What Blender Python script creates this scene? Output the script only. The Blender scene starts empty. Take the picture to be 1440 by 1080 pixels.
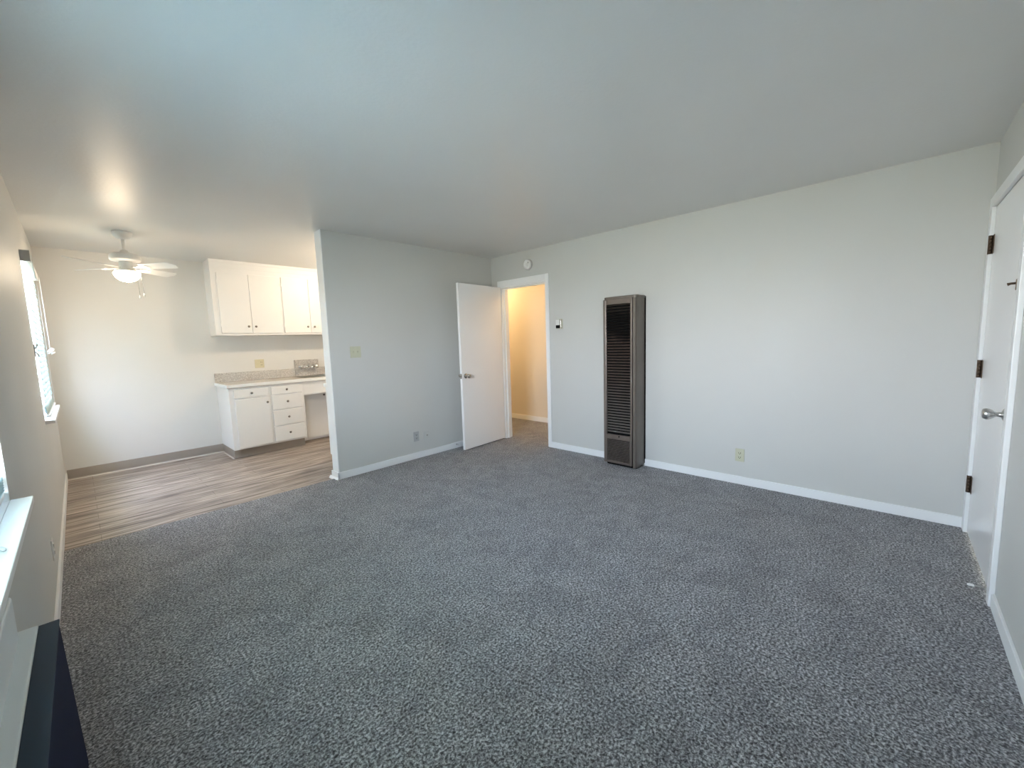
import bpy, bmesh, math, random
from mathutils import Vector, Matrix
random.seed(4)
scene = bpy.context.scene
COL = scene.collection

# ------------------------------------------------------------------ camera
YAW, PITCH, ROLL, FPX, CAM_H = .8171, -.1072, -.0317, 572.3, 1.3402
cam = bpy.data.cameras.new('camera')
cam.sensor_width = 36.0
cam.lens = FPX / 1440 * 36.0
cam.clip_start = 0.02
cam_o = bpy.data.objects.new('camera', cam)
COL.objects.link(cam_o)
fw = Vector((math.sin(YAW) * math.cos(PITCH), math.cos(YAW) * math.cos(PITCH), math.sin(PITCH)))
r0 = Vector((math.cos(YAW), -math.sin(YAW), 0))
u0 = r0.cross(fw)
rt = r0 * math.cos(ROLL) + u0 * math.sin(ROLL)
up = -r0 * math.sin(ROLL) + u0 * math.cos(ROLL)
mw = Matrix((rt, up, -fw)).transposed().to_4x4()
mw.translation = (0, 0, CAM_H)
cam_o.matrix_world = mw
scene.camera = cam_o

# ------------------------------------------------------------------ exposure
vs = scene.view_settings
vs.view_transform = 'Standard'
vs.look = 'None'
vs.gamma = 1.0
vs.use_curve_mapping = False
vs.exposure = 1.5
cy = scene.cycles
cy.max_bounces = 12
cy.diffuse_bounces = 8
cy.glossy_bounces = 4
cy.transmission_bounces = 8
cy.sample_clamp_indirect = 6.0
cy.caustics_reflective = False
cy.caustics_refractive = False
cy.blur_glossy = 0.6

# ------------------------------------------------------------------ daylight
SKY = 18.5            # brightness of the sky outside the windows
FAN_LAMP = 26.0      # ceiling fan globe
KITCHEN_LAMP = 172.0  # kitchen ceiling globe
HALL_LAMP = 42.0
world = bpy.data.worlds.new('daylight')
scene.world = world
world.use_nodes = True
wn = world.node_tree
wn.nodes.clear()
wo = wn.nodes.new('ShaderNodeOutputWorld')
wb = wn.nodes.new('ShaderNodeBackground')
wb.inputs['Strength'].default_value = SKY
tc = wn.nodes.new('ShaderNodeTexCoord')
sx = wn.nodes.new('ShaderNodeSeparateXYZ')
mr = wn.nodes.new('ShaderNodeMapRange')
mr.inputs['From Min'].default_value = -1
mr.inputs['From Max'].default_value = 1
cr = wn.nodes.new('ShaderNodeValToRGB')
cr.color_ramp.elements[0].position = 0.0
cr.color_ramp.elements[0].color = (.60, .60, .50, 1)
cr.color_ramp.elements[1].position = 1.0
cr.color_ramp.elements[1].color = (.46, .64, 1.0, 1)
for p, c in ((.44, (.72, .72, .62, 1)), (.52, (.92, .95, 1.0, 1)), (.70, (.66, .80, 1.0, 1))):
    e = cr.color_ramp.elements.new(p)
    e.color = c
wn.links.new(tc.outputs['Generated'], sx.inputs[0])
wn.links.new(sx.outputs['Z'], mr.inputs['Value'])
wn.links.new(mr.outputs[0], cr.inputs[0])
wn.links.new(cr.outputs[0], wb.inputs['Color'])
wn.links.new(wb.outputs[0], wo.inputs[0])

# main dimensions (metres, camera above the origin)
XL, XH = -.196, 3.936            # window wall, heater wall
YF, YP, YB = -.412, 4.013, 6.43  # entry-door wall, partition, kitchen wall
ZC = 2.44
WT = .12                         # wall thickness
HX = 5.09                        # far wall of the hall
NW = (1.0, 2.13, .86, 2.10)      # near window  y0 y1 z0 z1
FW_ = (4.53, 5.76, .86, 2.08)    # far window


def portal(name, y0, y1, z0, z1):
    l = bpy.data.lights.new(name, 'AREA')
    l.shape = 'RECTANGLE'
    l.size = z1 - z0
    l.size_y = y1 - y0
    l.cycles.is_portal = True
    o = bpy.data.objects.new(name, l)
    COL.objects.link(o)
    o.location = (XL - WT - .02, (y0 + y1) / 2, (z0 + z1) / 2)
    o.rotation_euler = (0, math.radians(-90), 0)
    return o


portal('daylight_portal', *NW)
portal('daylight_portal', *FW_)


# ------------------------------------------------------------------ materials
def new_mat(name, base, rough=.5, spec=.5, metal=0.0):
    m = bpy.data.materials.new(name)
    m.use_nodes = True
    b = m.node_tree.nodes['Principled BSDF']
    b.inputs['Base Color'].default_value = (*base, 1)
    b.inputs['Roughness'].default_value = rough
    b.inputs['Specular IOR Level'].default_value = spec
    b.inputs['Metallic'].default_value = metal
    return m, m.node_tree, b


def pos_node(nt, scale=(1, 1, 1)):
    g = nt.nodes.new('ShaderNodeNewGeometry')
    mp = nt.nodes.new('ShaderNodeMapping')
    mp.inputs['Scale'].default_value = scale
    nt.links.new(g.outputs['Position'], mp.inputs['Vector'])
    return mp.outputs['Vector']


def noise(nt, vec, scale, detail=3, rough=.5, dist=0):
    n = nt.nodes.new('ShaderNodeTexNoise')
    n.inputs['Scale'].default_value = scale
    n.inputs['Detail'].default_value = detail
    n.inputs['Roughness'].default_value = rough
    n.inputs['Distortion'].default_value = dist
    nt.links.new(vec, n.inputs['Vector'])
    return n.outputs['Fac']


def ramp(nt, fac, stops, mode='LINEAR'):
    r = nt.nodes.new('ShaderNodeValToRGB')
    r.color_ramp.interpolation = mode
    els = r.color_ramp.elements
    els[0].position, els[0].color = stops[0][0], (*stops[0][1], 1)
    els[1].position, els[1].color = stops[-1][0], (*stops[-1][1], 1)
    for p, c in stops[1:-1]:
        e = els.new(p)
        e.color = (*c, 1)
    nt.links.new(fac, r.inputs['Fac'])
    return r.outputs['Color']


def bump(nt, b, height, strength, dist=.002):
    n = nt.nodes.new('ShaderNodeBump')
    n.inputs['Strength'].default_value = strength
    n.inputs['Distance'].default_value = dist
    nt.links.new(height, n.inputs['Height'])
    nt.links.new(n.outputs[0], b.inputs['Normal'])


def mixc(nt, a, b_, fac, mode='MIX'):
    n = nt.nodes.new('ShaderNodeMix')
    n.data_type = 'RGBA'
    n.blend_type = mode
    if isinstance(fac, float):
        n.inputs[0].default_value = fac
    else:
        nt.links.new(fac, n.inputs[0])
    for sock, v in ((n.inputs[6], a), (n.inputs[7], b_)):
        if isinstance(v, tuple):
            sock.default_value = (*v, 1)
        else:
            nt.links.new(v, sock)
    return n.outputs[2]


def paint(name, base, rough=.5, spec=.5, bstr=.12, bscale=160, var=.03):
    m, nt, b = new_mat(name, base, rough, spec)
    v = pos_node(nt)
    big = noise(nt, v, 1.6, 2)
    lo = tuple(c * (1 - var) for c in base)
    hi = tuple(min(1, c * (1 + var)) for c in base)
    nt.links.new(ramp(nt, big, [(.3, lo), (.7, hi)]), b.inputs['Base Color'])
    bump(nt, b, noise(nt, v, bscale, 3), bstr, .002)
    return m


M_WALL = paint('wall_paint', (.60, .60, .575), .48, .4, .16, 140, .012)
M_KWALL = paint('kitchen_wall_paint', (.74, .725, .70), .5, .4, .16, 140, .012)
M_CEIL = paint('ceiling_paint', (.72, .715, .705), .39, .42, .45, 55, .012)
M_TRIM = paint('white_trim_paint', (.85, .86, .86), .38, .5, .05, 60, .01)
M_DOOR = paint('white_door_paint', (.92, .92, .92), .22, .8, .06, 25, .015)
M_CAB = paint('white_cabinet_paint', (.86, .85, .84), .4, .45, .05, 60, .01)
M_HALL = paint('hall_paint', (.72, .66, .56), .55, .3, .1, 140, .01)
M_VINYLBASE = paint('taupe_vinyl_base', (.36, .315, .275), .5, .4, .05, 40, .03)


def carpet():
    m, nt, b = new_mat('grey_carpet', (.2, .2, .2), .95, .1)
    v = pos_node(nt)
    n1 = noise(nt, v, 105, 4, .65, .4)
    n2 = noise(nt, v, 300, 2, .6)
    n3 = noise(nt, v, 4.5, 5, .62, 1.2)
    n4 = noise(nt, v, 38, 3, .6)
    c1 = ramp(nt, n1, [(.36, (.05, .050, .054)), (.46, (.225, .222, .235)), (.54, (.50, .495, .515)), (.64, (.95, .95, .97))])
    c2 = ramp(nt, n2, [(.3, (.45, .45, .45)), (.7, (1.0, 1.0, 1.0))])
    c = mixc(nt, c1, c2, .55, 'MULTIPLY')
    c = mixc(nt, c, ramp(nt, n3, [(.36, (.72, .72, .73)), (.50, (.88, .88, .88)), (.64, (1, 1, 1))]), 1.0, 'MULTIPLY')
    c = mixc(nt, c, ramp(nt, n4, [(.3, (.82, .82, .82)), (.7, (1, 1, 1))]), 1.0, 'MULTIPLY')
    nt.links.new(c, b.inputs['Base Color'])
    ad = nt.nodes.new('ShaderNodeMath')
    ad.operation = 'ADD'
    nt.links.new(n1, ad.inputs[0])
    nt.links.new(n4, ad.inputs[1])
    bump(nt, b, ad.outputs[0], .9, .012)
    b.inputs['Sheen Weight'].default_value = .25
    b.inputs['Sheen Roughness'].default_value = .5
    return m


M_CARPET = carpet()


def planks():
    m, nt, b = new_mat('plank_vinyl', (.4, .35, .3), .42, .35)
    v = pos_node(nt)
    br = nt.nodes.new('ShaderNodeTexBrick')
    br.offset = .37
    br.inputs['Scale'].default_value = 1.0
    br.inputs['Brick Width'].default_value = 1.22
    br.inputs['Row Height'].default_value = .152
    br.inputs['Mortar Size'].default_value = .0016
    br.inputs['Mortar Smooth'].default_value = .2
    br.inputs['Color1'].default_value = (.82, .82, .82, 1)
    br.inputs['Color2'].default_value = (1.05, 1.05, 1.05, 1)
    br.inputs['Mortar'].default_value = (.45, .42, .40, 1)
    nt.links.new(v, br.inputs['Vector'])
    g = noise(nt, pos_node(nt, (1.1, 15, 1)), 1.6, 5, .62, .9)
    g2 = noise(nt, pos_node(nt, (2.2, 70, 1)), 2.0, 3, .6)
    c = ramp(nt, g, [(.34, (.135, .103, .083)), (.46, (.30, .246, .208)), (.56, (.46, .385, .33)), (.68, (.64, .555, .49))])
    c = mixc(nt, c, ramp(nt, g2, [(.3, (.80, .79, .78)), (.7, (1, 1, 1))]), .7, 'MULTIPLY')
    c = mixc(nt, c, br.outputs['Color'], 1.0, 'MULTIPLY')
    nt.links.new(c, b.inputs['Base Color'])
    bump(nt, b, g2, .08, .001)
    return m


M_PLANK = planks()


def granite():
    m, nt, b = new_mat('speckled_counter', (.5, .47, .44), .3, .5)
    v = pos_node(nt)
    a = noise(nt, v, 75, 4, .6)
    d = noise(nt, v, 170, 2, .6)
    c = ramp(nt, a, [(.32, (.40, .37, .345)), (.47, (.54, .51, .48)), (.60, (.64, .615, .585)), (.72, (.76, .74, .72))])
    c = mixc(nt, c, ramp(nt, d, [(.36, (.72, .70, .68)), (.5, (1, 1, 1))]), .6, 'MULTIPLY')
    nt.links.new(c, b.inputs['Base Color'])
    return m


M_GRANITE = granite()
M_CHROME, _, _ = new_mat('chrome', (.78, .78, .78), .16, .5, 1.0)
M_STEEL, _, _ = new_mat('brushed_steel', (.62, .62, .61), .3, .5, 1.0)
M_NICKEL, _, _ = new_mat('satin_nickel', (.55, .51, .45), .25, .5, 1.0)
M_BRONZE, _, _ = new_mat('aged_bronze', (.115, .08, .055), .45, .5, .7)
M_KNOB, _, _ = new_mat('pewter_knob', (.23, .21, .19), .35, .5, .85)
M_FANW, _, _ = new_mat('fan_white', (.78, .78, .77), .4, .5)
M_ALMOND, _, _ = new_mat('almond_plastic', (.66, .60, .42), .4, .5)
M_IVORY, _, _ = new_mat('ivory_plastic', (.55, .55, .41), .4, .5)
M_GREYP, _, _ = new_mat('grey_plastic', (.45, .46, .46), .45, .5)
M_WHITEP, _, _ = new_mat('white_plastic', (.80, .80, .78), .4, .5)
M_DARK, _, _ = new_mat('dark_slot', (.008, .008, .008), .8, .02)
M_NAVY, _, _ = new_mat('navy_housing', (.004, .008, .036), .65, .12)
M_NAVY_LIT, _, _ = new_mat('navy_housing_lit', (.020, .043, .072), .6, .25)  # housing top painted paler for the window light above it
M_CASING = paint('pale_grey_casing', (.78, .82, .83), .5, .4, .08, 120, .03)
M_CORD, _, _ = new_mat('white_cord', (.85, .85, .85), .6, .3)


def furnace_metal(name, base, rough, metal):
    m, nt, b = new_mat(name, base, rough, .5, metal)
    v = pos_node(nt, (1, 1, .35))
    n = noise(nt, v, 7, 4, .6)
    nt.links.new(ramp(nt, n, [(.3, tuple(c * .82 for c in base)), (.7, tuple(c * 1.12 for c in base))]), b.inputs['Base Color'])
    return m


M_FURN = furnace_metal('taupe_enamel', (.19, .158, .138), .34, .5)
M_FURNSIDE = furnace_metal('taupe_enamel_side', (.175, .152, .13), .36, .4)


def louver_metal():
    # brown louvres; near-black band near the top paints the shaded interior behind the gaps
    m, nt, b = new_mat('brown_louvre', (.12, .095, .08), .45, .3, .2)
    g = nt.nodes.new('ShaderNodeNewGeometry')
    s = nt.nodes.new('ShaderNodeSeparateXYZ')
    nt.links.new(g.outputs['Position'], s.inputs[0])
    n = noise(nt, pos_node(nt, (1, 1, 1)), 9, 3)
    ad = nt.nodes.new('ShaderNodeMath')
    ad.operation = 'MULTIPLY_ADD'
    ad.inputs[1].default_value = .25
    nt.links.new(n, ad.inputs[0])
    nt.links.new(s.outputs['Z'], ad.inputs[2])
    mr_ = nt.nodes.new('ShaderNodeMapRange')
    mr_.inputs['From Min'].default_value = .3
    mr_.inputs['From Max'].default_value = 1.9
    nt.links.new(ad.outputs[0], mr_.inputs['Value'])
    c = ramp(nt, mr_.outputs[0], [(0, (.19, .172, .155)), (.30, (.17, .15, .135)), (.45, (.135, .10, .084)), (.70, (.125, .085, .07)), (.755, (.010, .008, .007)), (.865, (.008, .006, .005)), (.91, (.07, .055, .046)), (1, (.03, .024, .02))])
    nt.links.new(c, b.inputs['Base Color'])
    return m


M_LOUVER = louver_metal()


def slat_mat():
    m = bpy.data.materials.new('blind_slat_vinyl')
    m.use_nodes = True
    nt = m.node_tree
    nt.nodes.clear()
    o = nt.nodes.new('ShaderNodeOutputMaterial')
    d = nt.nodes.new('ShaderNodeBsdfDiffuse')
    d.inputs['Color'].default_value = (.56, .69, .72, 1)
    t = nt.nodes.new('ShaderNodeBsdfTranslucent')
    t.inputs['Color'].default_value = (.80, .88, .90, 1)
    mx = nt.nodes.new('ShaderNodeMixShader')
    mx.inputs[0].default_value = .14
    nt.links.new(d.outputs[0], mx.inputs[1])
    nt.links.new(t.outputs[0], mx.inputs[2])
    nt.links.new(mx.outputs[0], o.inputs[0])
    return m


M_SLAT = slat_mat()


def emit_mat(name, col, strength):
    m, nt, b = new_mat(name, (.9, .88, .84), .3, .5)
    b.inputs['Emission Color'].default_value = (*col, 1)
    b.inputs['Emission Strength'].default_value = strength
    return m


def glass_mat():
    m = bpy.data.materials.new('window_glass')
    m.use_nodes = True
    nt = m.node_tree
    nt.nodes.clear()
    o = nt.nodes.new('ShaderNodeOutputMaterial')
    tr = nt.nodes.new('ShaderNodeBsdfTransparent')
    gl = nt.nodes.new('ShaderNodeBsdfGlossy')
    gl.inputs['Roughness'].default_value = .02
    mx = nt.nodes.new('ShaderNodeMixShader')
    mx.inputs[0].default_value = .06
    nt.links.new(tr.outputs[0], mx.inputs[1])
    nt.links.new(gl.outputs[0], mx.inputs[2])
    nt.links.new(mx.outputs[0], o.inputs[0])
    return m


M_GLASS = glass_mat()


# ------------------------------------------------------------------ mesh helpers (all in world metres)
def add_box(bm, x0, x1, y0, y1, z0, z1, bev=0.0, seg=2, rot=None):
    t = bmesh.new()
    vs_ = [t.verts.new((x, y, z)) for x in (x0, x1) for y in (y0, y1) for z in (z0, z1)]
    for f in ((0, 1, 3, 2), (4, 6, 7, 5), (0, 4, 5, 1), (2, 3, 7, 6), (0, 2, 6, 4), (1, 5, 7, 3)):
        t.faces.new([vs_[i] for i in f])
    bmesh.ops.recalc_face_normals(t, faces=t.faces)
    if bev > 0:
        bmesh.ops.bevel(t, geom=list(t.edges), offset=bev, segments=seg, profile=.5, affect='EDGES')
    if rot is not None:
        bmesh.ops.transform(t, matrix=rot, verts=t.verts)
    join(bm, t)


def join(bm, t):
    me = bpy.data.meshes.new('tmp')
    t.to_mesh(me)
    t.free()
    bm.from_mesh(me)
    bpy.data.meshes.remove(me)


def add_lathe(bm, prof, origin=(0, 0, 0), axis=(0, 0, 1), seg=32, smooth=True):
    """prof: list of (radius, height) revolved about axis through origin"""
    t = bmesh.new()
    rings = []
    for r, h in prof:
        if r < 1e-5:
            rings.append([t.verts.new((0, 0, h))])
        else:
            rings.append([t.verts.new((r * math.cos(2 * math.pi * k / seg), r * math.sin(2 * math.pi * k / seg), h)) for k in range(seg)])
    for a, b in zip(rings[:-1], rings[1:]):
        for k in range(seg):
            k2 = (k + 1) % seg
            if len(a) == 1 and len(b) == 1:
                continue
            if len(a) == 1:
                t.faces.new((a[0], b[k], b[k2]))
            elif len(b) == 1:
                t.faces.new((a[k], b[0], a[k2]))
            else:
                t.faces.new((a[k], b[k], b[k2], a[k2]))
    bmesh.ops.recalc_face_normals(t, faces=t.faces)
    q = Vector((0, 0, 1)).rotation_difference(Vector(axis).normalized())
    bmesh.ops.transform(t, matrix=Matrix.Translation(origin) @ q.to_matrix().to_4x4(), verts=t.verts)
    if smooth:
        for f in t.faces:
            f.smooth = True
    join(bm, t)


def add_tube(bm, pts, r, seg=10):
    t = bmesh.new()
    pts = [Vector(p) for p in pts]
    rings = []
    for i, p in enumerate(pts):
        d = (pts[min(i + 1, len(pts) - 1)] - pts[max(i - 1, 0)]).normalized()
        q = Vector((0, 0, 1)).rotation_difference(d)
        rr = r[i] if isinstance(r, (list, tuple)) else r
        rings.append([t.verts.new(p + q @ Vector((rr * math.cos(2 * math.pi * k / seg), rr * math.sin(2 * math.pi * k / seg), 0))) for k in range(seg)])
    for a, b in zip(rings[:-1], rings[1:]):
        for k in range(seg):
            t.faces.new((a[k], a[(k + 1) % seg], b[(k + 1) % seg], b[k]))
    t.faces.new(rings[0][::-1])
    t.faces.new(rings[-1])
    bmesh.ops.recalc_face_normals(t, faces=t.faces)
    for f in t.faces:
        f.smooth = True
    join(bm, t)


def add_prism(bm, poly, axis, a0, a1, bev=0.0):
    """extrude a closed 2-D outline along axis 'x' (y,z) / 'y' (x,z) / 'z' (x,y)"""
    t = bmesh.new()

    def co(p, a):
        return {'x': (a, p[0], p[1]), 'y': (p[0], a, p[1]), 'z': (p[0], p[1], a)}[axis]
    A = [t.verts.new(co(p, a0)) for p in poly]
    B = [t.verts.new(co(p, a1)) for p in poly]
    t.faces.new(A)
    t.faces.new(B[::-1])
    n = len(poly)
    for k in range(n):
        t.faces.new((A[k], B[k], B[(k + 1) % n], A[(k + 1) % n]))
    bmesh.ops.recalc_face_normals(t, faces=t.faces)
    if bev:
        bmesh.ops.bevel(t, geom=list(t.edges), offset=bev, segments=2, profile=.5, affect='EDGES')
    join(bm, t)


def world_loc(o):
    return Vector(o.location) + (world_loc(o.parent) if o.parent else Vector((0, 0, 0)))


def obj(name, bm, mats, parent=None, origin=None):
    """links a world-space bmesh as one mesh object; origin at the base centre"""
    if origin is None:
        xs = [v.co.x for v in bm.verts]
        ys = [v.co.y for v in bm.verts]
        zs = [v.co.z for v in bm.verts]
        origin = ((min(xs) + max(xs)) / 2, (min(ys) + max(ys)) / 2, min(zs))
    origin = Vector(origin)
    bmesh.ops.translate(bm, verts=bm.verts, vec=-origin)
    me = bpy.data.meshes.new(name)
    bm.to_mesh(me)
    bm.free()
    for m in (mats if isinstance(mats, (list, tuple)) else [mats]):
        me.materials.append(m)
    o = bpy.data.objects.new(name, me)
    COL.objects.link(o)
    if parent is not None:
        o.parent = parent
        o.location = origin - world_loc(parent)
    else:
        o.location = origin
    return o


def thing(name, loc, label=None, cat=None, group=None, kind=None):
    o = bpy.data.objects.new(name, None)
    o.empty_display_size = .1
    COL.objects.link(o)
    o.location = loc
    return tag(o, label, cat, group, kind)


def tag(o, label=None, cat=None, group=None, kind=None):
    for k, v in (('label', label), ('category', cat), ('group', group), ('kind', kind)):
        if v:
            o[k] = v
    return o


def boxes(name, mats, *bs, parent=None, bev=0.0, kind=None):
    bm = bmesh.new()
    for b in bs:
        add_box(bm, *b, bev=bev)
    return tag(obj(name, bm, mats, parent), kind=kind)


def struct(name, m, *bs, bev=0.0):
    return boxes(name, m, *bs, bev=bev, kind='structure')


# ------------------------------------------------------------------ the room shell
CARPET_Y = 4.085
struct('floor', M_CARPET, (XL - .02, HX, YF - .02, CARPET_Y, -.06, 0), (XH + WT - .02, HX, CARPET_Y, 6.5, -.06, 0),
       (1.70, XH + WT, CARPET_Y, 4.10, -.06, 0))
struct('floor_kitchen', M_PLANK, (XL - .02, 1.70, CARPET_Y, YB + .02, -.06, -.010), (1.70, XH, 4.10, YB + .02, -.06, -.010))
struct('ceiling', M_CEIL, (XL - WT, HX + .1, YF - WT, 6.6, ZC, ZC + .1))


def wall_with_hole(name, m, x0, x1, y0, y1, holes):
    """a wall slab along y with rectangular openings (ya, yb, za, zb)"""
    bs = []
    cur = y0
    for ya, yb, za, zb in sorted(holes):
        bs.append((x0, x1, cur, ya, -.06, ZC))
        if za > 0:
            bs.append((x0, x1, ya, yb, -.06, za))
        bs.append((x0, x1, ya, yb, zb, ZC))
        cur = yb
    bs.append((x0, x1, cur, y1, -.06, ZC))
    return struct(name, m, *bs)


DOOR_Y0, DOOR_Y1, DOOR_Z = 3.085, 3.845, 2.04
wall_with_hole('wall_left', M_WALL, XL - WT, XL, YF - WT, YB + WT, [(NW[0], NW[1], NW[2], NW[3]), (FW_[0], FW_[1], FW_[2], FW_[3])])
wall_with_hole('wall_right', M_WALL, XH, XH + WT, YF, YB + WT, [(DOOR_Y0, DOOR_Y1, -.06, DOOR_Z)])
struct('wall_back', M_KWALL, (XL, XH, YB, YB + WT, -.06, ZC))
ED0, ED1 = 2.925, 3.845
struct('wall_front', M_WALL, (XL, ED0, YF - WT, YF, -.06, ZC), (ED1, XH + WT, YF - WT, YF, -.06, ZC),
       (ED0, ED1, YF - WT, YF, 2.045, ZC), (ED0, ED1, YF - WT, YF - .05, -.06, 2.045))
struct('wall_partition', M_WALL, (1.699, XH, YP, 4.150, -.06, ZC))
struct('wall_hall_back', M_HALL, (HX, HX + .1, 2.2, 6.5, -.06, ZC))
struct('wall_hall_left', M_HALL, (XH + WT, HX, 6.4, 6.5, -.06, ZC))
struct('wall_hall_right', M_HALL, (XH + WT, HX, 2.2, 2.3, -.06, ZC))

# ---- baseboards and trim
BH = .072
struct('baseboard_right', M_TRIM, (XH - .012, XH, YF, 3.04, 0, BH), bev=.002)
struct('baseboard_right', M_TRIM, (XH - .012, XH, 3.89, YP, 0, BH), bev=.002)
struct('baseboard_partition', M_TRIM, (1.681, XH, YP - .012, YP, 0, BH), (1.681, 1.693, YP - .012, 4.162, -.01, BH), bev=.002)
struct('baseboard_left', M_TRIM, (XL, XL + .012, YF, YB, -.01, BH), bev=.002)
struct('baseboard_front', M_TRIM, (XL, 2.86, YF, YF + .012, 0, BH), bev=.002)
struct('baseboard_hall', M_TRIM, (HX - .014, HX, 2.3, 6.4, 0, .08), bev=.002)
bm = bmesh.new()   # coved vinyl base along the kitchen wall
add_prism(bm, [(YB, -.01), (YB - .022, -.01), (YB - .006, .006), (YB - .004, .095), (YB, .10)], 'x', XL + .012, 1.225)
tag(obj('baseboard_back', bm, M_VINYLBASE), kind='structure')
bm = bmesh.new()   # pale bead at the foot of the vinyl base
add_prism(bm, [(YB - .020, -.010), (YB - .030, -.010), (YB - .022, .002)], 'x', XL + .012, 1.225)
add_prism(bm, [(1.205, -.010), (1.215, .002), (1.225, -.010)], 'y', 5.875, YB - .02)
tag(obj('trim_1', bm, paint('pale_bead', (.58, .52, .46), .4, .4, .02, 50, .01)), kind='structure')
struct('partition_end_cap', M_TRIM, (1.693, 1.699, YP, 4.150, -.01, ZC - .001))  # white cap added to brighten the window-lit partition end
bm = bmesh.new()   # little shoe block flaring at the foot of the partition end
add_prism(bm, [(1.681, -.010), (1.662, -.010), (1.668, .004), (1.681, .016)], 'y', 4.0, 4.19)
tag(obj('trim_2', bm, M_TRIM), kind='structure')


# ------------------------------------------------------------------ windows with frames, sills, glass
def window(n, y0, y1, z0, z1, sill_y0, sill_y1):
    w = thing('window_%d' % n, (XL - WT / 2, (y0 + y1) / 2, z0), kind='structure')
    xo, xi = XL - WT, XL - WT + .05
    ym = (y0 + y1) / 2
    f = .035
    boxes('window_frame', M_TRIM, (xo, xi, y0, y1, z0, z0 + f), (xo, xi, y0, y1, z1 - f, z1), (xo, xi, y0, y0 + f, z0 + f, z1 - f),
          (xo, xi, y1 - f, y1, z0 + f, z1 - f), (xo, xi, ym - f / 2, ym + f / 2, z0 + f, z1 - f), parent=w)
    boxes('window_pane', M_GLASS, (xo + .02, xo + .025, y0 + f, ym - f / 2, z0 + f, z1 - f), parent=w)
    boxes('window_pane', M_GLASS, (xo + .02, xo + .025, ym + f / 2, y1 - f, z0 + f, z1 - f), parent=w)
    bm = bmesh.new()
    add_box(bm, xi, XL, y0, y1, z0, z0 + .002)
    add_box(bm, XL, XL + .051, sill_y0, sill_y1, z0 - .022, z0 + .002, bev=.003)
    obj('window_sill', bm, M_TRIM, w)
    return w


window(1, *NW, NW[0] - .02, NW[1] + .005)
window(2, *FW_, FW_[0] - .05, FW_[1] + .06)


def blind(y0, y1, z0, z1, label, xc, tilt, far):
    t = thing('window_blind', (xc, (y0 + y1) / 2, z0), label, 'blind')
    pitch = .0425
    w = .025
    ct, st = math.cos(math.radians(tilt)), math.sin(math.radians(tilt))
    boxes('headrail', M_FANW, (xc - .028, xc + .030, y0, y1, z1 - .055, z1), parent=t, bev=.002)
    bm = bmesh.new()
    z = z1 - .085
    levels = []
    while z > z0 + .10:
        levels.append(z)
        z -= pitch
    levels += [z0 + .044 + .0085 * k for k in range(6)]   # packed slats added above the bottom rail to shade the sill
    for z in levels:
        prof = []
        for k in range(5):                       # a slightly crowned slat, room edge low
            s = -1 + k * .5
            c = .0035 * (1 - s * s)
            prof.append((xc + s * w * ct + c * st, z - s * w * st + c * ct))
        th = .0022
        prof += [(px_ - th * st, pz_ - th * ct) for px_, pz_ in reversed(prof)]
        add_prism(bm, prof, 'y', y0 + .006, y1 - .006)
    obj('slats', bm, M_SLAT, t)
    boxes('bottom_rail', M_FANW, (xc - .022, xc + .022, y0 + .006, y1 - .006, z0 + .012, z0 + .030), parent=t, bev=.003)
    n = 3 if far else 4
    for k in range(n):
        yy = y0 + .12 + (y1 - y0 - .24) * k / (n - 1)
        for dx in (-.019, .019):
            bm = bmesh.new()
            add_tube(bm, [(xc + dx, yy, z1 - .05), (xc + dx, yy, z0 + .02)], .0008, 6)
            obj('ladder_cord', bm, M_CORD, t)
    return t


BX = -.184
b1 = blind(NW[0] + .01, NW[1] - .008, NW[2] + .004, NW[3] - .005, 'white horizontal slat blind on the near window, cut by the left photo edge', XL - .030, 10, False)
bm = bmesh.new()
add_tube(bm, [(XL + .012, 1.62, .868), (XL + .022, 1.60, .866), (XL + .030, 1.575, .867)], .004, 8)
obj('cord_end', bm, M_CORD, b1)
b2 = blind(FW_[0] + .004, FW_[1] - .006, FW_[2] + .006, FW_[3] - .01, 'white horizontal slat blind on the far window beside the ceiling fan', BX - .004, 70, True)
bm = bmesh.new()
add_box(bm, BX - .026, BX + .036, FW_[0] - .004, FW_[0] + .004, FW_[3] - .072, FW_[3] + .004)
add_box(bm, BX + .030, BX + .036, FW_[0] + .004, FW_[0] + .05, FW_[3] - .072, FW_[3] + .004)
o = obj('end_bracket', bm, M_GREYP, b2)
o['label'] = 'grey metal end bracket'
bm = bmesh.new()
add_tube(bm, [(BX + .034, FW_[0] + .10, FW_[3] - .05), (BX + .040, FW_[0] + .16, FW_[3] - .13), (BX + .040, FW_[0] + .17, FW_[3] - .17)], .005, 8)
obj('tilt_wand', bm, M_WHITEP, b2)
bm = bmesh.new()
add_tube(bm, [(BX + .034, FW_[1] - .14, FW_[3] - .05), (BX + .036, FW_[1] - .15, 1.45), (BX + .034, FW_[1] - .16, 1.36)], .0022, 6)
for k in range(7):
    a = k * 2.4
    c = Vector((BX + .040 + .010 * math.cos(a), FW_[1] - .15 + .022 * math.sin(a), 1.37 + .006 * (k - 3)))
    add_tube(bm, [c + Vector((-.008, -.02, -.006)), c + Vector((.010, 0, .010)), c + Vector((-.006, .02, .0))], .006, 8)
obj('lift_cord', bm, M_CORD, b2)
bm = bmesh.new()
add_box(bm, XL, XL + .006, FW_[0] - .035, FW_[0] - .020, 1.33, 1.42, bev=.001)
add_tube(bm, [(XL + .006, FW_[0] - .027, 1.365), (XL + .016, FW_[0] - .027, 1.345), (XL + .018, FW_[0] - .027, 1.330)], .004)
add_tube(bm, [(XL + .006, FW_[0] - .027, 1.385), (XL + .016, FW_[0] - .027, 1.405), (XL + .018, FW_[0] - .027, 1.420)], .004)
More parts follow.
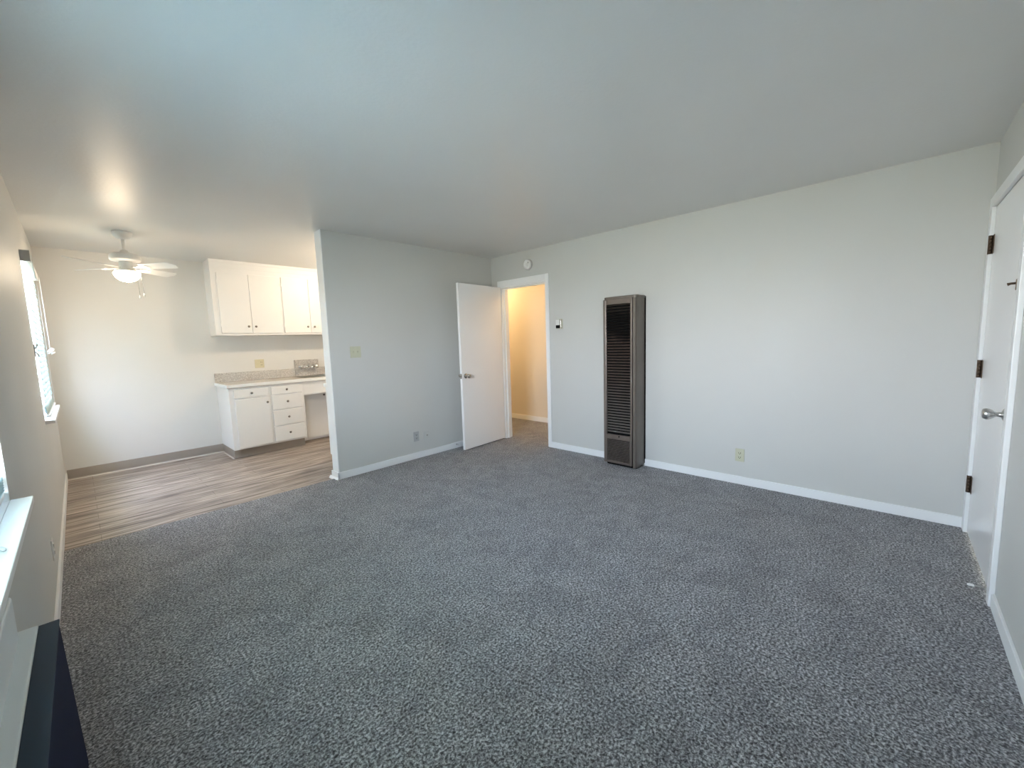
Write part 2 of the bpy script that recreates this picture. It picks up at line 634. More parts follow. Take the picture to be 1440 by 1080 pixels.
tag(obj('cord_cleat', bm, M_GREYP), 'small grey cord cleat on the wall at the near edge of the far window', 'cleat')


# ------------------------------------------------------------------ interior door, casing
bm = bmesh.new()
cw, ct_ = .048, .014
add_box(bm, XH - ct_, XH, DOOR_Y0 - cw, DOOR_Y0, 0, DOOR_Z + .078, bev=.003)
add_box(bm, XH - ct_, XH, DOOR_Y1, DOOR_Y1 + cw, 0, DOOR_Z + .078, bev=.003)
add_box(bm, XH - ct_, XH, DOOR_Y0, DOOR_Y1, DOOR_Z, DOOR_Z + .078, bev=.003)
jt = .016
add_box(bm, XH, XH + WT, DOOR_Y0, DOOR_Y0 + jt, 0, DOOR_Z)
add_box(bm, XH, XH + WT, DOOR_Y1 - jt, DOOR_Y1, 0, DOOR_Z)
add_box(bm, XH, XH + WT, DOOR_Y0 + jt, DOOR_Y1 - jt, DOOR_Z - jt, DOOR_Z)
add_box(bm, XH + .045, XH + .075, DOOR_Y1 - jt - .012, DOOR_Y1 - jt, 0, DOOR_Z - jt)
add_box(bm, XH + .045, XH + .075, DOOR_Y0 + jt, DOOR_Y0 + jt + .012, 0, DOOR_Z - jt)
add_box(bm, XH + .045, XH + .075, DOOR_Y0 + jt + .012, DOOR_Y1 - jt - .012, DOOR_Z - jt - .012, DOOR_Z - jt)
tag(obj('trim_3', bm, M_TRIM), kind='structure')

HINGE = Vector((XH - .018, DOOR_Y1 - .012, 0))
d_end = Vector((3.158, 3.785, 0))            # free edge, room-side face
DL = (d_end - HINGE).length
ang = math.atan2(d_end.y - HINGE.y, d_end.x - HINGE.x)
RD = Matrix.Translation(HINGE) @ Matrix.Rotation(ang, 4, 'Z')
# local: +x from hinge to free edge; the face seen from the room is local +y
d1 = thing('door_1', HINGE, kind='structure')
bm = bmesh.new()
add_box(bm, .006, DL, -.035, 0, .014, 2.035, bev=.002, rot=RD)
obj('door_leaf', bm, M_DOOR, d1)


def local_lathe(bm, prof, loc, axis, R):
    add_lathe(bm, prof, (0, 0, 0), axis)
    return bm


bm = bmesh.new()
t = bmesh.new()
KX = DL - .062
knob_prof = [(0, 0), (.030, 0), (.031, .004), (.024, .010), (.011, .014), (.010, .030), (.018, .036), (.025, .046), (.027, .056), (.024, .066), (.014, .072), (0, .073)]
add_lathe(t, knob_prof, (KX, 0, .925), (0, 1, 0))
bmesh.ops.transform(t, matrix=RD, verts=t.verts)
join(bm, t)
t = bmesh.new()
add_lathe(t, knob_prof, (KX, -.035, .925), (0, -1, 0))
bmesh.ops.transform(t, matrix=RD, verts=t.verts)
join(bm, t)
o = obj('door_knob', bm, M_NICKEL, d1)
bm = bmesh.new()
add_box(bm, DL - .001, DL + .0015, -.030, -.006, .895, .955, rot=RD)
add_box(bm, DL, DL + .011, -.024, -.012, .915, .935, bev=.002, rot=RD)
obj('latch', bm, M_NICKEL, d1)
for hz in (.25, 1.02, 1.79):
    bm = bmesh.new()
    add_lathe(bm, [(0, hz), (.006, hz), (.006, hz + .09), (0, hz + .09)], (HINGE.x - .004, HINGE.y + .006, 0), (0, 0, 1), 12)
    obj('hinge', bm, M_TRIM, d1)

# ------------------------------------------------------------------ entry door in the wall on the right
bm = bmesh.new()
add_box(bm, ED0 - .062, ED0 - .004, YF, YF + .020, 0, 2.108, bev=.003)
add_box(bm, ED1 + .004, XH - .002, YF, YF + .020, 0, 2.108, bev=.003)
add_box(bm, ED0 - .004, ED1 + .004, YF, YF + .020, 2.045, 2.108, bev=.003)
tag(obj('trim_4', bm, M_TRIM), kind='structure')
d2 = thing('door_2', (ED1, YF, 0), kind='structure')
boxes('door_leaf', M_DOOR, (ED0 + .002, ED1 - .002, YF - .042, YF + .002, .012, 2.040), parent=d2, bev=.002)
for hz in (.27, 1.015, 1.768):
    bm = bmesh.new()
    hx = ED1 + .002
    for k in range(5):
        add_lathe(bm, [(0, hz + k * .022), (.0075, hz + k * .022 + .001), (.0075, hz + k * .022 + .021), (0, hz + k * .022 + .022)], (hx, YF + .012, 0), (0, 0, 1), 14)
    add_box(bm, hx - .040, hx, YF + .001, YF + .0045, hz, hz + .11)
    add_box(bm, hx, hx + .012, YF + .002, YF + .0225, hz, hz + .11)
    o = obj('hinge', bm, M_BRONZE, d2)
    o['label'] = 'dark bronze hinge'
bm = bmesh.new()
add_lathe(bm, [(0, 0), (.033, 0), (.034, .004), (.027, .011), (.012, .016), (.011, .034), (.017, .040), (.025, .050), (.028, .062), (.025, .073), (.014, .079), (0, .080)],
          (ED0 + .066, YF + .002, .912), (0, 1, 0))
obj('door_knob', bm, M_STEEL, d2)
bm = bmesh.new()
add_box(bm, ED0 + .030, ED0 + .064, YF + .001, YF + .008, 1.487, 1.572, bev=.002)
add_box(bm, ED0 + .034, ED0 + .046, YF + .008, YF + .017, 1.495, 1.545, bev=.002)
add_tube(bm, [(ED0 + .047, YF + .006, 1.527), (ED0 + .047, YF + .030, 1.527), (ED0 + .050, YF + .040, 1.524)], [.006, .005, .0075])
o = obj('deadbolt', bm, M_BRONZE, d2)
o['label'] = 'dark metal thumb latch'


def door_stop(p, d, label):
    t = thing('door_stop', p, label, 'door stop')
    p = Vector(p)
    d = Vector(d).normalized()
    bm = bmesh.new()
    add_lathe(bm, [(0, 0), (.011, 0), (.010, .004), (.0045, .007)], p, d, 16)
    n = 60
    side = d.cross(Vector((0, 0, 1))).normalized()
    upv = side.cross(d)
    pts = [p + d * (.005 + .055 * k / n) + (side * math.cos(k * 1.25) + upv * math.sin(k * 1.25)) * .0035 for k in range(n + 1)]
    add_tube(bm, pts, .0014, 6)
    obj('spring', bm, M_STEEL, t)
    bm = bmesh.new()
    add_lathe(bm, [(0, .056), (.0058, .056), (.0065, .060), (.0065, .074), (.005, .079), (0, .080)], p, d, 16)
    obj('rubber_tip', bm, M_WHITEP, t)
    return t


door_stop((ED0 + .014, YF + .002, .052), (0, 1, 0), 'white tipped spring door stop at the foot of the entry door, right')
door_stop((3.20, YP - .012, .045), (0, -1, 0), 'tiny spring door stop on the baseboard behind the open white door')


# ------------------------------------------------------------------ wall furnace
FX = XH - .205          # front plane
FY0, FY1 = 1.832, 2.195
t = thing('wall_furnace', (XH - .1, (FY0 + FY1) / 2, .0), 'tall narrow taupe louvered wall furnace against the pale wall', 'heater')
bm = bmesh.new()        # outer case: rounded vertical front corners


def rrect(x0, x1, y0, y1, r, n=6):
    """outline (x,y) with the two corners at x0 rounded"""
    pts = [(x1, y0), (x1, y1)]
    for k in range(n + 1):
        a = math.pi / 2 + k * math.pi / 2 / n
        pts.append((x0 + r + r * math.cos(a), y1 - r + r * math.sin(a)))
    for k in range(n + 1):
        a = math.pi + k * math.pi / 2 / n
        pts.append((x0 + r + r * math.cos(a), y0 + r + r * math.sin(a)))
    return pts


SEAM = FY0 + .040
add_prism(bm, rrect(FX + .046, XH - .014, FY0, FY1, .010), 'z', .022, 1.722)
add_prism(bm, rrect(FX + .012, XH - .010, FY0 - .004, FY1 + .002, .035), 'z', 1.716, 1.742, bev=.004)
obj('casing', bm, M_FURNSIDE, t)
bm = bmesh.new()        # rounded side column right of the seam
add_prism(bm, rrect(FX, FX + .10, FY0 + .001, SEAM - .006, .030), 'z', .018, 1.716)
obj('side_cover', bm, M_FURNSIDE, t)
boxes('back_plate', M_DARK, (XH - .014, XH, FY0 - .006, FY1 + .004, .03, 1.735), parent=t)  # black sheet standing for the shadow gap between casing and wall
boxes('seam', M_DARK, (FX + .016, FX + .03, SEAM - .006, SEAM + .001, .022, 1.715), parent=t)
GY0, GY1 = SEAM + .022, FY1 - .038      # louvre field
bm = bmesh.new()
fr = (FX, FX + .024)
add_box(bm, *fr, SEAM, GY0, .30, 1.716, bev=.003)
add_box(bm, *fr, GY1, FY1 - .002, .026, 1.716, bev=.006)
add_box(bm, *fr, GY0, GY1, 1.665, 1.716, bev=.003)
obj('grille_frame', bm, M_FURN, t)
boxes('grille_backing', M_DARK, (FX + .040, FX + .0455, SEAM - .004, FY1 - .006, .03, 1.70), parent=t)
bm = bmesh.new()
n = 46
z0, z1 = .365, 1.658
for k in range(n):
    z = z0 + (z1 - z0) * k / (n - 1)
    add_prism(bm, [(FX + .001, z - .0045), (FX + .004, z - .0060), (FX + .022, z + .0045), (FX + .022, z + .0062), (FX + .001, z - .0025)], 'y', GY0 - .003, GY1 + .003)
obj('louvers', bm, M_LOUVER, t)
LP0, LP1 = .030, .335                   # lower access panel
bm = bmesh.new()
add_box(bm, FX - .002, FX + .02, SEAM + .002, GY0 + .004, LP0, LP1, bev=.003)
add_box(bm, FX - .002, FX + .02, GY1 - .004, GY1 + .006, LP0, LP1, bev=.003)
add_box(bm, FX - .002, FX + .02, GY0 + .004, GY1 - .004, .282, LP1, bev=.003)
add_box(bm, FX - .002, FX + .02, GY0 + .004, GY1 - .004, LP0, .055, bev=.003)
n = 13
for k in range(n):
    z = .070 + (.272 - .070) * k / (n - 1)
    add_prism(bm, [(FX - .003, z - .006), (FX + .001, z - .008), (FX + .012, z + .0005), (FX + .012, z + .0025), (FX - .003, z - .003)], 'y', GY0 + .003, GY1 - .003)
pan = obj('lower_panel', bm, M_FURN, t)
boxes('panel_backing', M_DARK, (FX + .021, FX + .0225, SEAM + .004, GY1 + .004, LP0, LP1 - .003), parent=t)
bm = bmesh.new()
add_lathe(bm, [(0, 0), (.007, 0), (.007, .004), (.004, .006), (0, .006)], (FX - .002, (GY0 + GY1) / 2 - .01, .318), (-1, 0, 0), 16)
o = obj('panel_screw', bm, M_DARK, pan)
boxes('kick_base', M_DARK, (FX + .04, XH - .014, FY0 + .02, FY1 - .02, 0, .03), parent=t)

# ------------------------------------------------------------------ small fittings on the walls
t = thing('smoke_detector', (XH, 3.352, 2.262), 'round white smoke detector high on the wall above the open doorway', 'smoke detector')
bm = bmesh.new()
add_lathe(bm, [(0, 0), (.066, 0), (.067, .010), (.066, .014)], (XH, 3.352, 2.262), (-1, 0, 0), 40)
obj('mounting_base', bm, M_WHITEP, t)
bm = bmesh.new()
add_lathe(bm, [(.061, .014), (.060, .026), (.052, .035), (.030, .039), (.028, .037), (.012, .037), (.010, .039), (0, .039)], (XH, 3.352, 2.262), (-1, 0, 0), 40)
obj('cover', bm, M_WHITEP, t)
bm = bmesh.new()
add_lathe(bm, [(0, 0), (.010, 0), (.010, .003), (0, .0035)], (XH - .037, 3.325, 2.280), (-1, 0, .1), 20)
obj('test_button', bm, M_GREYP, t)

t = thing('thermostat', (XH, 2.890, 1.512), 'small thermostat with a white and black face between doorway and wall furnace', 'thermostat')
boxes('back_plate', M_IVORY, (XH - .006, XH, 2.848, 2.930, 1.455, 1.570), parent=t, bev=.002)
boxes('body', M_NICKEL, (XH - .030, XH - .006, 2.853, 2.925, 1.460, 1.566), parent=t, bev=.003)
o = boxes('face', M_WHITEP, (XH - .033, XH - .030, 2.870, 2.924, 1.500, 1.564), parent=t, bev=.001)
o = boxes('dial_strip', M_DARK, (XH - .034, XH - .030, 2.870, 2.924, 1.464, 1.498), parent=t, bev=.001)


class Face:
    """places flat fittings on a wall: u along the wall, v up, d out of it"""
    def __init__(self, kind, plane):
        self.kind, self.p = kind, plane

    def box(self, u0, u1, v0, v1, d0, d1):
        k, p = self.kind, self.p
        if k == '-y':
            return (u0, u1, p - d1, p - d0, v0, v1)
        if k == '-x':
            return (p - d1, p - d0, u0, u1, v0, v1)
        return (p + d0, p + d1, u0, u1, v0, v1)

    def pt(self, u, v, d):
        return {'-y': (u, self.p - d, v), '-x': (self.p - d, u, v), '+x': (self.p + d, u, v)}[self.kind]

    def out(self):
        return {'-y': (0, -1, 0), '-x': (-1, 0, 0), '+x': (1, 0, 0)}[self.kind]


def outlet(F, u, v, m, label, w=.072, h=.114):
    t = thing('wall_outlet', F.pt(u, v, 0), label, 'outlet')
    boxes('cover_plate', m, F.box(u - w / 2, u + w / 2, v - h / 2, v + h / 2, 0, .006), parent=t, bev=.0015)
    for s in (-1, 1):
        r = boxes('receptacle', m, F.box(u - .017, u + .017, v + s * .0195 - .0145, v + s * .0195 + .0145, .006, .009), parent=t, bev=.001)
        boxes('slots', M_DARK, F.box(u - .009, u - .0055, v + s * .0195 - .004, v + s * .0195 + .007, .0085, .0095),
              F.box(u + .0055, u + .009, v + s * .0195 - .004, v + s * .0195 + .006, .0085, .0095),
              F.box(u - .003, u + .003, v + s * .0195 - .011, v + s * .0195 - .006, .0085, .0095), parent=r)
    return t


def switch2(F, u, v, m, label, w=.112, h=.114):
    t = thing('light_switch', F.pt(u, v, 0), label, 'light switch')
    boxes('cover_plate', m, F.box(u - w / 2, u + w / 2, v - h / 2, v + h / 2, 0, .006), parent=t, bev=.0015)
    for s in (-1, 1):
        bm = bmesh.new()
        add_box(bm, *F.box(u + s * .023 - .006, u + s * .023 + .006, v - .013, v + .013, .006, .0075))
        add_box(bm, *F.box(u + s * .023 - .0045, u + s * .023 + .0045, v - .002, v + .010, .0075, .017), bev=.001)
        obj('toggle', bm, m, t)
    for s in (-1, 1):
        for e in (-1, 1):
            bm = bmesh.new()
            add_lathe(bm, [(0, 0), (.003, 0), (.003, .001), (0, .0012)], F.pt(u + s * .023, v + e * .042, .006), F.out(), 10)
            obj('screw', bm, M_GREYP, t)
    return t


FP = Face('-y', YP)
FH = Face('-x', XH)
FB = Face('-y', YB)
FL = Face('+x', XL)
switch2(FP, 1.956, 1.270, M_IVORY, 'ivory double toggle light switch on the partition wall')
outlet(FP, 2.616, .261, M_GREYP, 'grey duplex outlet low on the partition wall')
outlet(FH, .948, .263, M_IVORY, 'ivory duplex outlet low on the wall right of the furnace')
outlet(FL, 3.39, .257, M_WHITEP, 'thin white outlet low on the window wall at far left')
t = thing('cable_plate', FP.pt(2.762, .250, 0), 'blank wall coloured cable plate right of the grey outlet', 'wall plate')
boxes('cover_plate', M_WALL, FP.box(2.726, 2.798, .205, .293, 0, .007), parent=t, bev=.002)
bm = bmesh.new()
add_lathe(bm, [(0, 0), (.006, 0), (.006, .003), (.0045, .004), (.0045, .010), (0, .010)], FP.pt(2.762, .250, .007), FP.out(), 12)
obj('connector', bm, M_NICKEL, t)
t = thing('kitchen_outlet', FB.pt(1.737, 1.127, 0), 'almond switch and outlet plate above the kitchen counter backsplash', 'outlet')
boxes('cover_plate', M_ALMOND, FB.box(1.681, 1.793, 1.069, 1.185, 0, .007), parent=t, bev=.0015)
bm = bmesh.new()
add_box(bm, *FB.box(1.707, 1.719, 1.114, 1.140, .007, .0085))
add_box(bm, *FB.box(1.7085, 1.7175, 1.125, 1.137, .0085, .018), bev=.001)
obj('toggle', bm, M_ALMOND, t)
for s in (-1, 1):
    r = boxes('receptacle', M_ALMOND, FB.box(1.743, 1.777, 1.127 + s * .0195 - .0145, 1.127 + s * .0195 + .0145, .007, .010), parent=t, bev=.001)
    boxes('slots', M_DARK, FB.box(1.751, 1.7545, 1.127 + s * .0195 - .004, 1.127 + s * .0195 + .007, .0095, .0105),
          FB.box(1.7655, 1.769, 1.127 + s * .0195 - .004, 1.127 + s * .0195 + .006, .0095, .0105), parent=r)

# ------------------------------------------------------------------ kitchen cabinets
KF = 5.83           # face of the base cabinets


def knob(parent, x, y, z, m=None, s=1.0):
    bm = bmesh.new()
    add_lathe(bm, [(0, 0), (.007 * s, 0), (.0055 * s, .004 * s), (.0055 * s, .012 * s), (.013 * s, .017 * s), (.0145 * s, .022 * s), (.011 * s, .027 * s), (0, .029 * s)],
              (x, y, z), (0, -1, 0), 18)
    return obj('knob', bm, m or M_KNOB, parent)


def front(name, parent, x0, x1, z0, z1, y, th=.019):
    bm = bmesh.new()
    add_box(bm, x0, x1, y - th, y, z0, z1, bev=.004, seg=2)
    return obj(name, bm, M_CAB, parent)


def hinge_pair(parent, x, y, za, zb):
    for z in (za, zb):
        boxes('hinge', M_CAB, (x - .005, x + .005, y - .006, y, z - .02, z + .02), parent=parent, bev=.001)



ZB0, ZB1 = .100, .868
# base cabinet with one drawer over a door
c = thing('base_cabinet', (1.44, KF, 0), 'white base cabinet with one drawer over one door at the counter end', 'cabinet')
boxes('body', M_CAB, (1.218, 1.660, KF, YB - .003, ZB0, ZB1), parent=c)
boxes('toe_kick', M_VINYLBASE, (1.226, 1.660, 5.885, YB - .003, -.010, ZB0), parent=c)
d = front('door', c, 1.270, 1.640, .118, .718, KF)
knob(d, 1.615, KF - .019, .655)
hinge_pair(d, 1.268, KF - .010, .2, .62)
d = front('drawer', c, 1.264, 1.634, .738, .842, KF)
knob(d, 1.450, KF - .019, .790)
# drawer bank
c = thing('drawer_cabinet', (1.855, KF, 0), 'white base cabinet with a stack of four drawers', 'cabinet')
boxes('body', M_CAB, (1.660, 2.072, KF, YB - .003, ZB0, ZB1), parent=c)
boxes('toe_kick', M_VINYLBASE, (1.660, 2.052, 5.885, YB - .003, -.010, ZB0), parent=c)
for z0_, z1_ in ((.738, .842), (.540, .724), (.330, .526), (.120, .316)):
    d = front('drawer', c, 1.672, 2.040, z0_, z1_, KF)
    knob(d, 1.852, KF - .019, (z0_ + z1_) / 2 + .004)
# sink base, set back under a false front
c = thing('sink_cabinet', (2.42, KF, 0), 'white sink cabinet with recessed doors beside the partition edge', 'cabinet')
boxes('false_front', M_CAB, (2.072, 2.790, KF, KF + .02, .695, ZB1), parent=c, bev=.002)
boxes('body', M_CAB, (2.072, 2.790, 6.10, YB - .003, .0, .69), parent=c)
boxes('apron_return', M_CAB, (2.072, 2.790, KF + .02, YB - .56, .68, .70), parent=c)
boxes('side_panel', M_CAB, (2.772, 2.790, KF + .02, 6.10, -.01, .69), parent=c)
for k, (a, b, kx) in enumerate(((2.165, 2.465, 2.430), (2.475, 2.765, 2.51))):
    d = front('door', c, a, b, .03, .69, 6.10)
    knob(d, kx, 6.081, .635)
# right-hand base cabinet (mostly behind the partition)
c = thing('base_cabinet', (3.1, KF, 0), 'white base cabinet right of the sink cabinet, hidden by the partition', 'cabinet')
boxes('body', M_CAB, (2.790, 3.40, KF, YB - .003, ZB0, ZB1), parent=c)
boxes('toe_kick', M_VINYLBASE, (2.790, 3.40, 5.885, YB - .003, -.010, ZB0), parent=c)
d = front('door', c, 2.82, 3.37, .118, .842, KF)
knob(d, 2.86, KF - .019, .75)

# worktop with a sink cut-out, backsplash and tall splash panel behind the tap
w = thing('countertop', (2.3, KF, ZB1), 'speckled grey kitchen countertop with white front edge and low backsplash', 'countertop')
SX0, SX1, SY0, SY1 = 2.12, 2.66, 5.92, 6.30
CT = .910
boxes('worktop', M_GRANITE, (1.206, SX0, KF - .018, YB - .003, ZB1 + .012, CT), (SX1, 3.40, KF - .018, YB - .003, ZB1 + .012, CT), (SX0, SX1, KF - .018, SY0, ZB1 + .012, CT), (SX0, SX1, SY1, YB - .003, ZB1 + .012, CT), parent=w)
boxes('front_edge', M_TRIM, (1.196, 3.40, KF - .030, KF - .018, ZB1 + .004, CT + .001), (1.196, 1.206, KF - .018, YB - .003, ZB1 + .004, CT + .001), parent=w, bev=.003)
boxes('edge_strip', M_VINYLBASE, (1.206, 3.40, KF - .016, KF, ZB1, ZB1 + .012), parent=w)
bm = bmesh.new()
add_box(bm, 1.206, 2.185, YB - .020, YB - .003, CT, 1.030, bev=.003)
add_box(bm, 2.525, 3.40, YB - .020, YB - .003, CT, 1.030, bev=.003)
add_box(bm, 2.185, 2.525, YB - .022, YB - .003, CT, 1.152, bev=.003)
obj('backsplash', bm, M_GRANITE, w)
s = thing('kitchen_sink', ((SX0 + SX1) / 2, (SY0 + SY1) / 2, .74), 'stainless kitchen sink let into the counter below the tap', 'sink')
bm = bmesh.new()
th = .003
add_box(bm, SX0 + .001, SX1 - .001, SY0 + .001, SY1 - .001, .75, .753)
add_box(bm, SX0 + .001, SX0 + .004, SY0 + .001, SY1 - .001, .753, CT)
add_box(bm, SX1 - .004, SX1 - .001, SY0 + .001, SY1 - .001, .753, CT)
add_box(bm, SX0 + .004, SX1 - .004, SY0 + .001, SY0 + .004, .753, CT)
add_box(bm, SX0 + .004, SX1 - .004, SY1 - .004, SY1 - .001, .753, CT)
obj('basin', bm, M_STEEL, s)
boxes('rim', M_STEEL, (SX0 - .015, SX1 + .015, SY0 - .015, SY0 + .003, CT + .0012, CT + .005), (SX0 - .015, SX1 + .015, SY1 - .003, SY1 + .015, CT + .0012, CT + .005),
      (SX0 - .015, SX0 + .003, SY0 + .003, SY1 - .003, CT + .0012, CT + .005), (SX1 - .003, SX1 + .015, SY0 + .003, SY1 - .003, CT + .0012, CT + .005), parent=s)
# wall-mounted tap
FZ, FYW = 1.045, YB - .0225
f = thing('faucet', (2.352, FYW, FZ), 'chrome two handle wall tap above the kitchen sink', 'tap')
bm = bmesh.new()
add_tube(bm, [(2.24, FYW - .045, FZ), (2.47, FYW - .045, FZ)], .012, 14)
for x in (2.255, 2.455):
    add_tube(bm, [(x, FYW, FZ), (x, FYW - .045, FZ)], .011, 14)
    add_lathe(bm, [(0, 0), (.024, 0), (.023, .005), (.013, .012)], (x, FYW, FZ), (0, -1, 0), 20)
obj('tap_body', bm, M_CHROME, f)
bm = bmesh.new()
add_tube(bm, [(2.352, FYW - .045, FZ), (2.352, FYW - .075, FZ + .03), (2.352, FYW - .14, FZ + .035), (2.352, FYW - .20, FZ + .015), (2.352, FYW - .215, FZ - .015)], [.013, .012, .011, .010, .010], 14)
obj('spout', bm, M_CHROME, f)
for x in (2.245, 2.463):
    bm = bmesh.new()
    add_lathe(bm, [(0, 0), (.017, 0), (.019, .018), (.026, .022), (.030, .035), (.026, .050), (.012, .055), (0, .055)], (x, FYW - .050, FZ), (0, -1, 0), 8, smooth=False)
    obj('handle', bm, M_CHROME, f)

# wall cabinets up to the ceiling
UF, UZ0 = 6.115, 1.512


def wall_cabinet(x0, x1, doors, label, hinges):
    c = thing('wall_cabinet', ((x0 + x1) / 2, UF, UZ0), label, 'cabinet')
    boxes('body', M_CAB, (x0, x1, UF, YB, UZ0, ZC), parent=c)
    boxes('crown_trim', M_CAB, (x0 - .004, x1, UF - .010, UF, 2.405, ZC), (x0, x1, UF - .004, UF, 2.345, 2.352), parent=c, bev=.0015)
    for a, b, kx in doors:
        d = front('door', c, a, b, 1.538, 2.284, UF, .016)
        knob(d, kx, UF - .016, 1.622)
        hx_ = b if kx < (a + b) / 2 else a
        hinge_pair(d, hx_, UF - .012, 1.64, 2.18)
    return c


wall_cabinet(1.214, 1.984, ((1.272, 1.607, 1.566), (1.611, 1.972, 1.648)), 'white two door wall cabinet at the left end of the row, fully in view', None)
wall_cabinet(1.984, 2.760, ((1.996, 2.340, 2.296), (2.344, 2.690, 2.386)), 'second white wall cabinet, cut off by the partition edge', None)
wall_cabinet(2.760, 3.40, ((2.78, 3.08, 3.04), (3.084, 3.39, 3.125)), 'white wall cabinet farthest right, hidden behind the partition', None)

# cabinet run on the kitchen side of the partition
c = thing('peninsula_cabinet', (2.4, 4.48, 0), 'white cabinet behind the partition end, only a thin sliver showing', 'cabinet')
boxes('body', M_CAB, (1.945, 2.90, 4.153, 4.80, .07, .868), parent=c)
boxes('toe_kick', M_VINYLBASE, (1.98, 2.90, 4.153, 4.74, -.01, .07), parent=c)
boxes('worktop', M_TRIM, (1.938, 2.90, 4.153, 4.83, .868, .910), parent=c, bev=.003)

# ------------------------------------------------------------------ ceiling fan
CX, CY_ = .405, 5.23
fan = thing('ceiling_fan', (CX, CY_, ZC), 'white four blade ceiling fan with a glowing glass bowl and pull chains', 'ceiling fan')
bm = bmesh.new()
add_lathe(bm, [(0, 0), (.070, 0), (.072, -.012), (.066, -.035), (.045, -.062), (.022, -.068), (0, -.068)], (CX, CY_, ZC), (0, 0, 1), 36)
obj('canopy', bm, M_FANW, fan)
bm = bmesh.new()
add_tube(bm, [(CX, CY_, ZC - .06), (CX, CY_, 2.255)], .0125, 16)
add_lathe(bm, [(.0125, .030), (.026, .024), (.030, .008), (.036, 0)], (CX, CY_, 2.250), (0, 0, 1), 24)
obj('downrod', bm, M_FANW, fan)
bm = bmesh.new()
add_lathe(bm, [(0, 2.258), (.040, 2.255), (.085, 2.246), (.106, 2.232), (.111, 2.215), (.111, 2.192), (.104, 2.180), (.050, 2.172), (0, 2.172)], (CX, CY_, 0), (0, 0, 1), 40)
obj('motor_housing', bm, M_FANW, fan)
bm = bmesh.new()
add_lathe(bm, [(0, 2.174), (.046, 2.174), (.048, 2.160), (.048, 2.108), (.058, 2.096), (.086, 2.090), (.088, 2.082), (0, 2.082)], (CX, CY_, 0), (0, 0, 1), 36)
obj('light_kit', bm, M_FANW, fan)
bm = bmesh.new()
R_ = .097
prof = [(.084, 2.084)]
for k in range(1, 11):
    a = k / 10 * math.pi / 2
    prof.append((R_ * math.cos(a * .98) if k < 10 else 0, 2.078 - .088 * math.sin(a)))
add_lathe(bm, prof, (CX, CY_, 0), (0, 0, 1), 36)
obj('glass_bowl', bm, emit_mat('lit_fan_bowl', (1.0, .79, .54), FAN_LAMP), fan)
bm = bmesh.new()
add_lathe(bm, [(0, 0), (.006, -.002), (.008, -.008), (.005, -.014), (0, -.016)], (CX, CY_, 1.990), (0, 0, 1), 14)
obj('finial', bm, M_NICKEL, fan)
for dx, dy, zl in ((.062, -.045, 1.885), (.040, -.070, 1.862)):
    bm = bmesh.new()
    add_tube(bm, [(CX + dx * .8, CY_ + dy * .8, 2.105), (CX + dx * 1.45, CY_ + dy * 1.45, 2.070), (CX + dx * 1.55, CY_ + dy * 1.55, zl)], .0013, 6)
    ch = obj('pull_chain', bm, M_NICKEL, fan)
    bm = bmesh.new()
    add_lathe(bm, [(0, .0), (.004, -.003), (.0075, -.018), (.0075, -.026), (.004, -.031), (0, -.032)], (CX + dx * 1.55, CY_ + dy * 1.55, zl), (0, 0, 1), 14)
    obj('pendant', bm, M_WHITEP, ch)
for th_ in (38, 128, 218, 308):
    Rz = Matrix.Translation((CX, CY_, 2.122)) @ Matrix.Rotation(math.radians(th_), 4, 'Z') @ Matrix.Rotation(math.radians(-14), 4, 'X')
    t_ = bmesh.new()
    out = []
    n = 14
    for k in range(n + 1):                       # upper outline of a round-ended blade
        s_ = k / n
        x = .165 + s_ * .325
        hw = (.050 + .016 * s_) * (1 if s_ < .86 else math.sqrt(max(0, 1 - ((s_ - .86) / .14) ** 2)))
        out.append((x, hw))
    outline = out + [(x, -h) for x, h in reversed(out) if h > 1e-4]
    outline = [p for i, p in enumerate(outline) if i == 0 or (abs(p[0] - outline[i - 1][0]) + abs(p[1] - outline[i - 1][1])) > 1e-5]
    add_prism(t_, outline, 'z', -.003, .003)
    bmesh.ops.transform(t_, matrix=Rz, verts=t_.verts)
    blade = obj('blade', t_, M_FANW, fan)
    t_ = bmesh.new()
    add_prism(t_, [(.060, -.016), (.11, -.012), (.15, -.030), (.215, -.034), (.235, -.012), (.250, 0), (.235, .012), (.215, .034), (.15, .030), (.11, .012), (.060, .016)], 'z', -.0085, -.0032, bev=.0015)
    for bx_, by_ in ((.195, -.02), (.195, .02), (.225, 0)):
        add_lathe(t_, [(0, -.0085), (.005, -.0087), (.004, -.0112), (0, -.012)], (bx_, by_, 0), (0, 0, 1), 10)
    bmesh.ops.transform(t_, matrix=Rz, verts=t_.verts)
    obj('blade_iron', t_, M_FANW, blade)


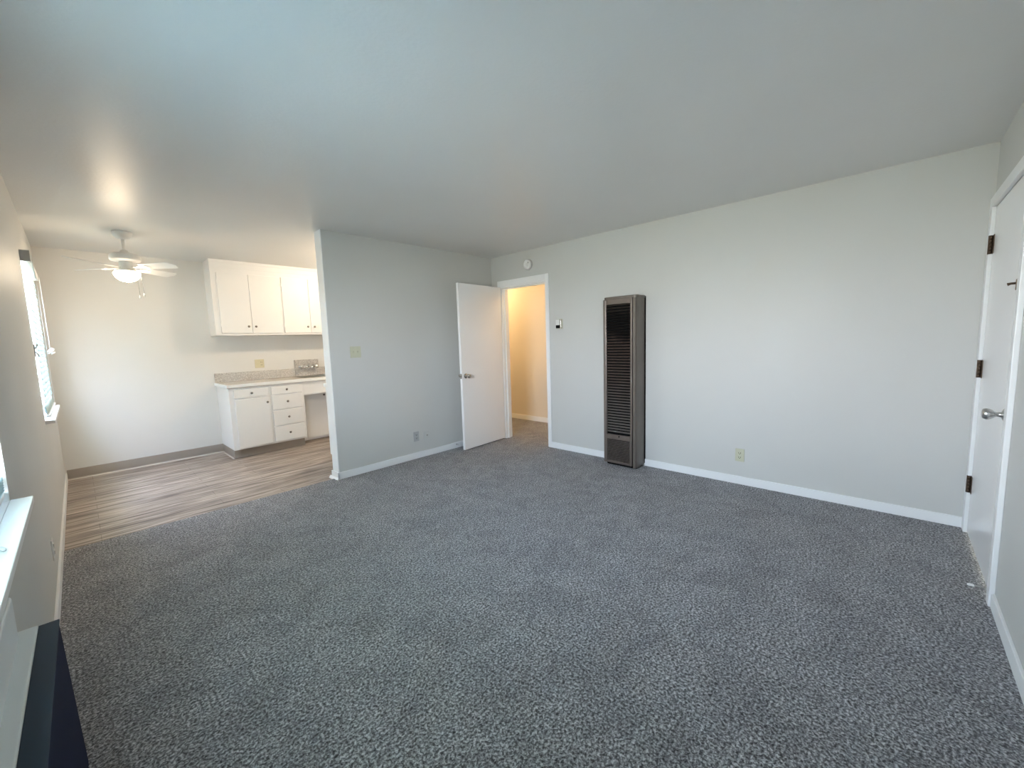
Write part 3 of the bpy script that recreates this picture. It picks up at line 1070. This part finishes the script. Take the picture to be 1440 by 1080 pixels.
# ------------------------------------------------------------------ lamps outside the view: kitchen globe, hall globe, added second hall globe
def globe(name, p, r, col, strength, label, side=None):
    t = thing(name, p, label, 'lamp')
    x, y, z = p
    if side is None:
        bm = bmesh.new()
        add_lathe(bm, [(0, ZC), (r * .9, ZC), (r * .95, ZC - .012), (r * .85, ZC - .03), (0, ZC - .03)], (x, y, 0), (0, 0, 1), 28)
        obj('base', bm, M_WHITEP, t)
    else:
        bm = bmesh.new()
        add_lathe(bm, [(0, 0), (.05, 0), (.05, .012), (.02, .02), (.014, side[1]), (0, side[1])], (x - side[0][0] * side[1] * 1.0, y - side[0][1] * side[1], z), side[0], 20)
        obj('base', bm, M_WHITEP, t)
    bm = bmesh.new()
    add_lathe(bm, [(r * math.sin(math.pi * k / 12), -r * math.cos(math.pi * k / 12)) for k in range(13)], (x, y, z), (0, 0, 1), 28)
    obj('glass_globe', bm, emit_mat(name + '_glass', col, strength), t)
    return t


globe('kitchen_light', (2.65, 4.92, 2.33), .052, (1.0, .82, .60), KITCHEN_LAMP, 'round kitchen ceiling light out of view behind the partition')
globe('hall_light', (4.45, 5.35, 2.33), .075, (1.0, .66, .33), HALL_LAMP * 1.8, 'round hall ceiling light out of view left of the doorway')
globe('hall_light', (4.50, 3.20, 2.33), .075, (1.0, .68, .36), HALL_LAMP * .5, 'unseen globe added right of the doorway to light hall floor and partition')

# ------------------------------------------------------------------ wall unit under the near window
AZ, AY0, AY1 = .600, 1.02, 1.69
a = thing('air_conditioner', (XL, (AY0 + AY1) / 2, .20), 'boxy wall unit with pale grey casing and dark navy front under the near window', 'wall unit')
# the unit hangs very slightly out of square: its far end dips
PIV = Vector((-.143, AY1, AZ))
RA = Matrix.Translation(PIV) @ Matrix.Rotation(math.radians(-.5), 4, 'X') @ Matrix.Rotation(math.radians(-.35), 4, 'Z') @ Matrix.Translation(-PIV)
bm = bmesh.new()
add_box(bm, XL + .004, -.143, AY0, AY1, .215, AZ, bev=.004, rot=RA)
obj('casing', bm, M_CASING, a)
bm = bmesh.new()
add_box(bm, XL, XL + .020, AY0 + .01, AY1 - .03, AZ - .03, AZ + .115, bev=.008, seg=3)
obj('top_flange', bm, M_CASING, a)
bm = bmesh.new()
t_ = bmesh.new()
add_prism(t_, [(-.143, .14), (-.143, AZ - .010), (-.106, AZ - .010), (-.092, .14)], 'y', AY0, AY1 - .004, bev=.002)
bmesh.ops.transform(t_, matrix=RA, verts=t_.verts)
o = obj('front_housing', t_, M_NAVY, a)
o['label'] = 'dark navy front housing'
bm = bmesh.new()
add_box(bm, -.143, -.104, AY0, AY1 - .002, AZ - .0095, AZ - .003, bev=.001, rot=RA)
o = obj('housing_top_lit', bm, M_NAVY_LIT, a)
o['label'] = 'navy housing top with window light painted in'
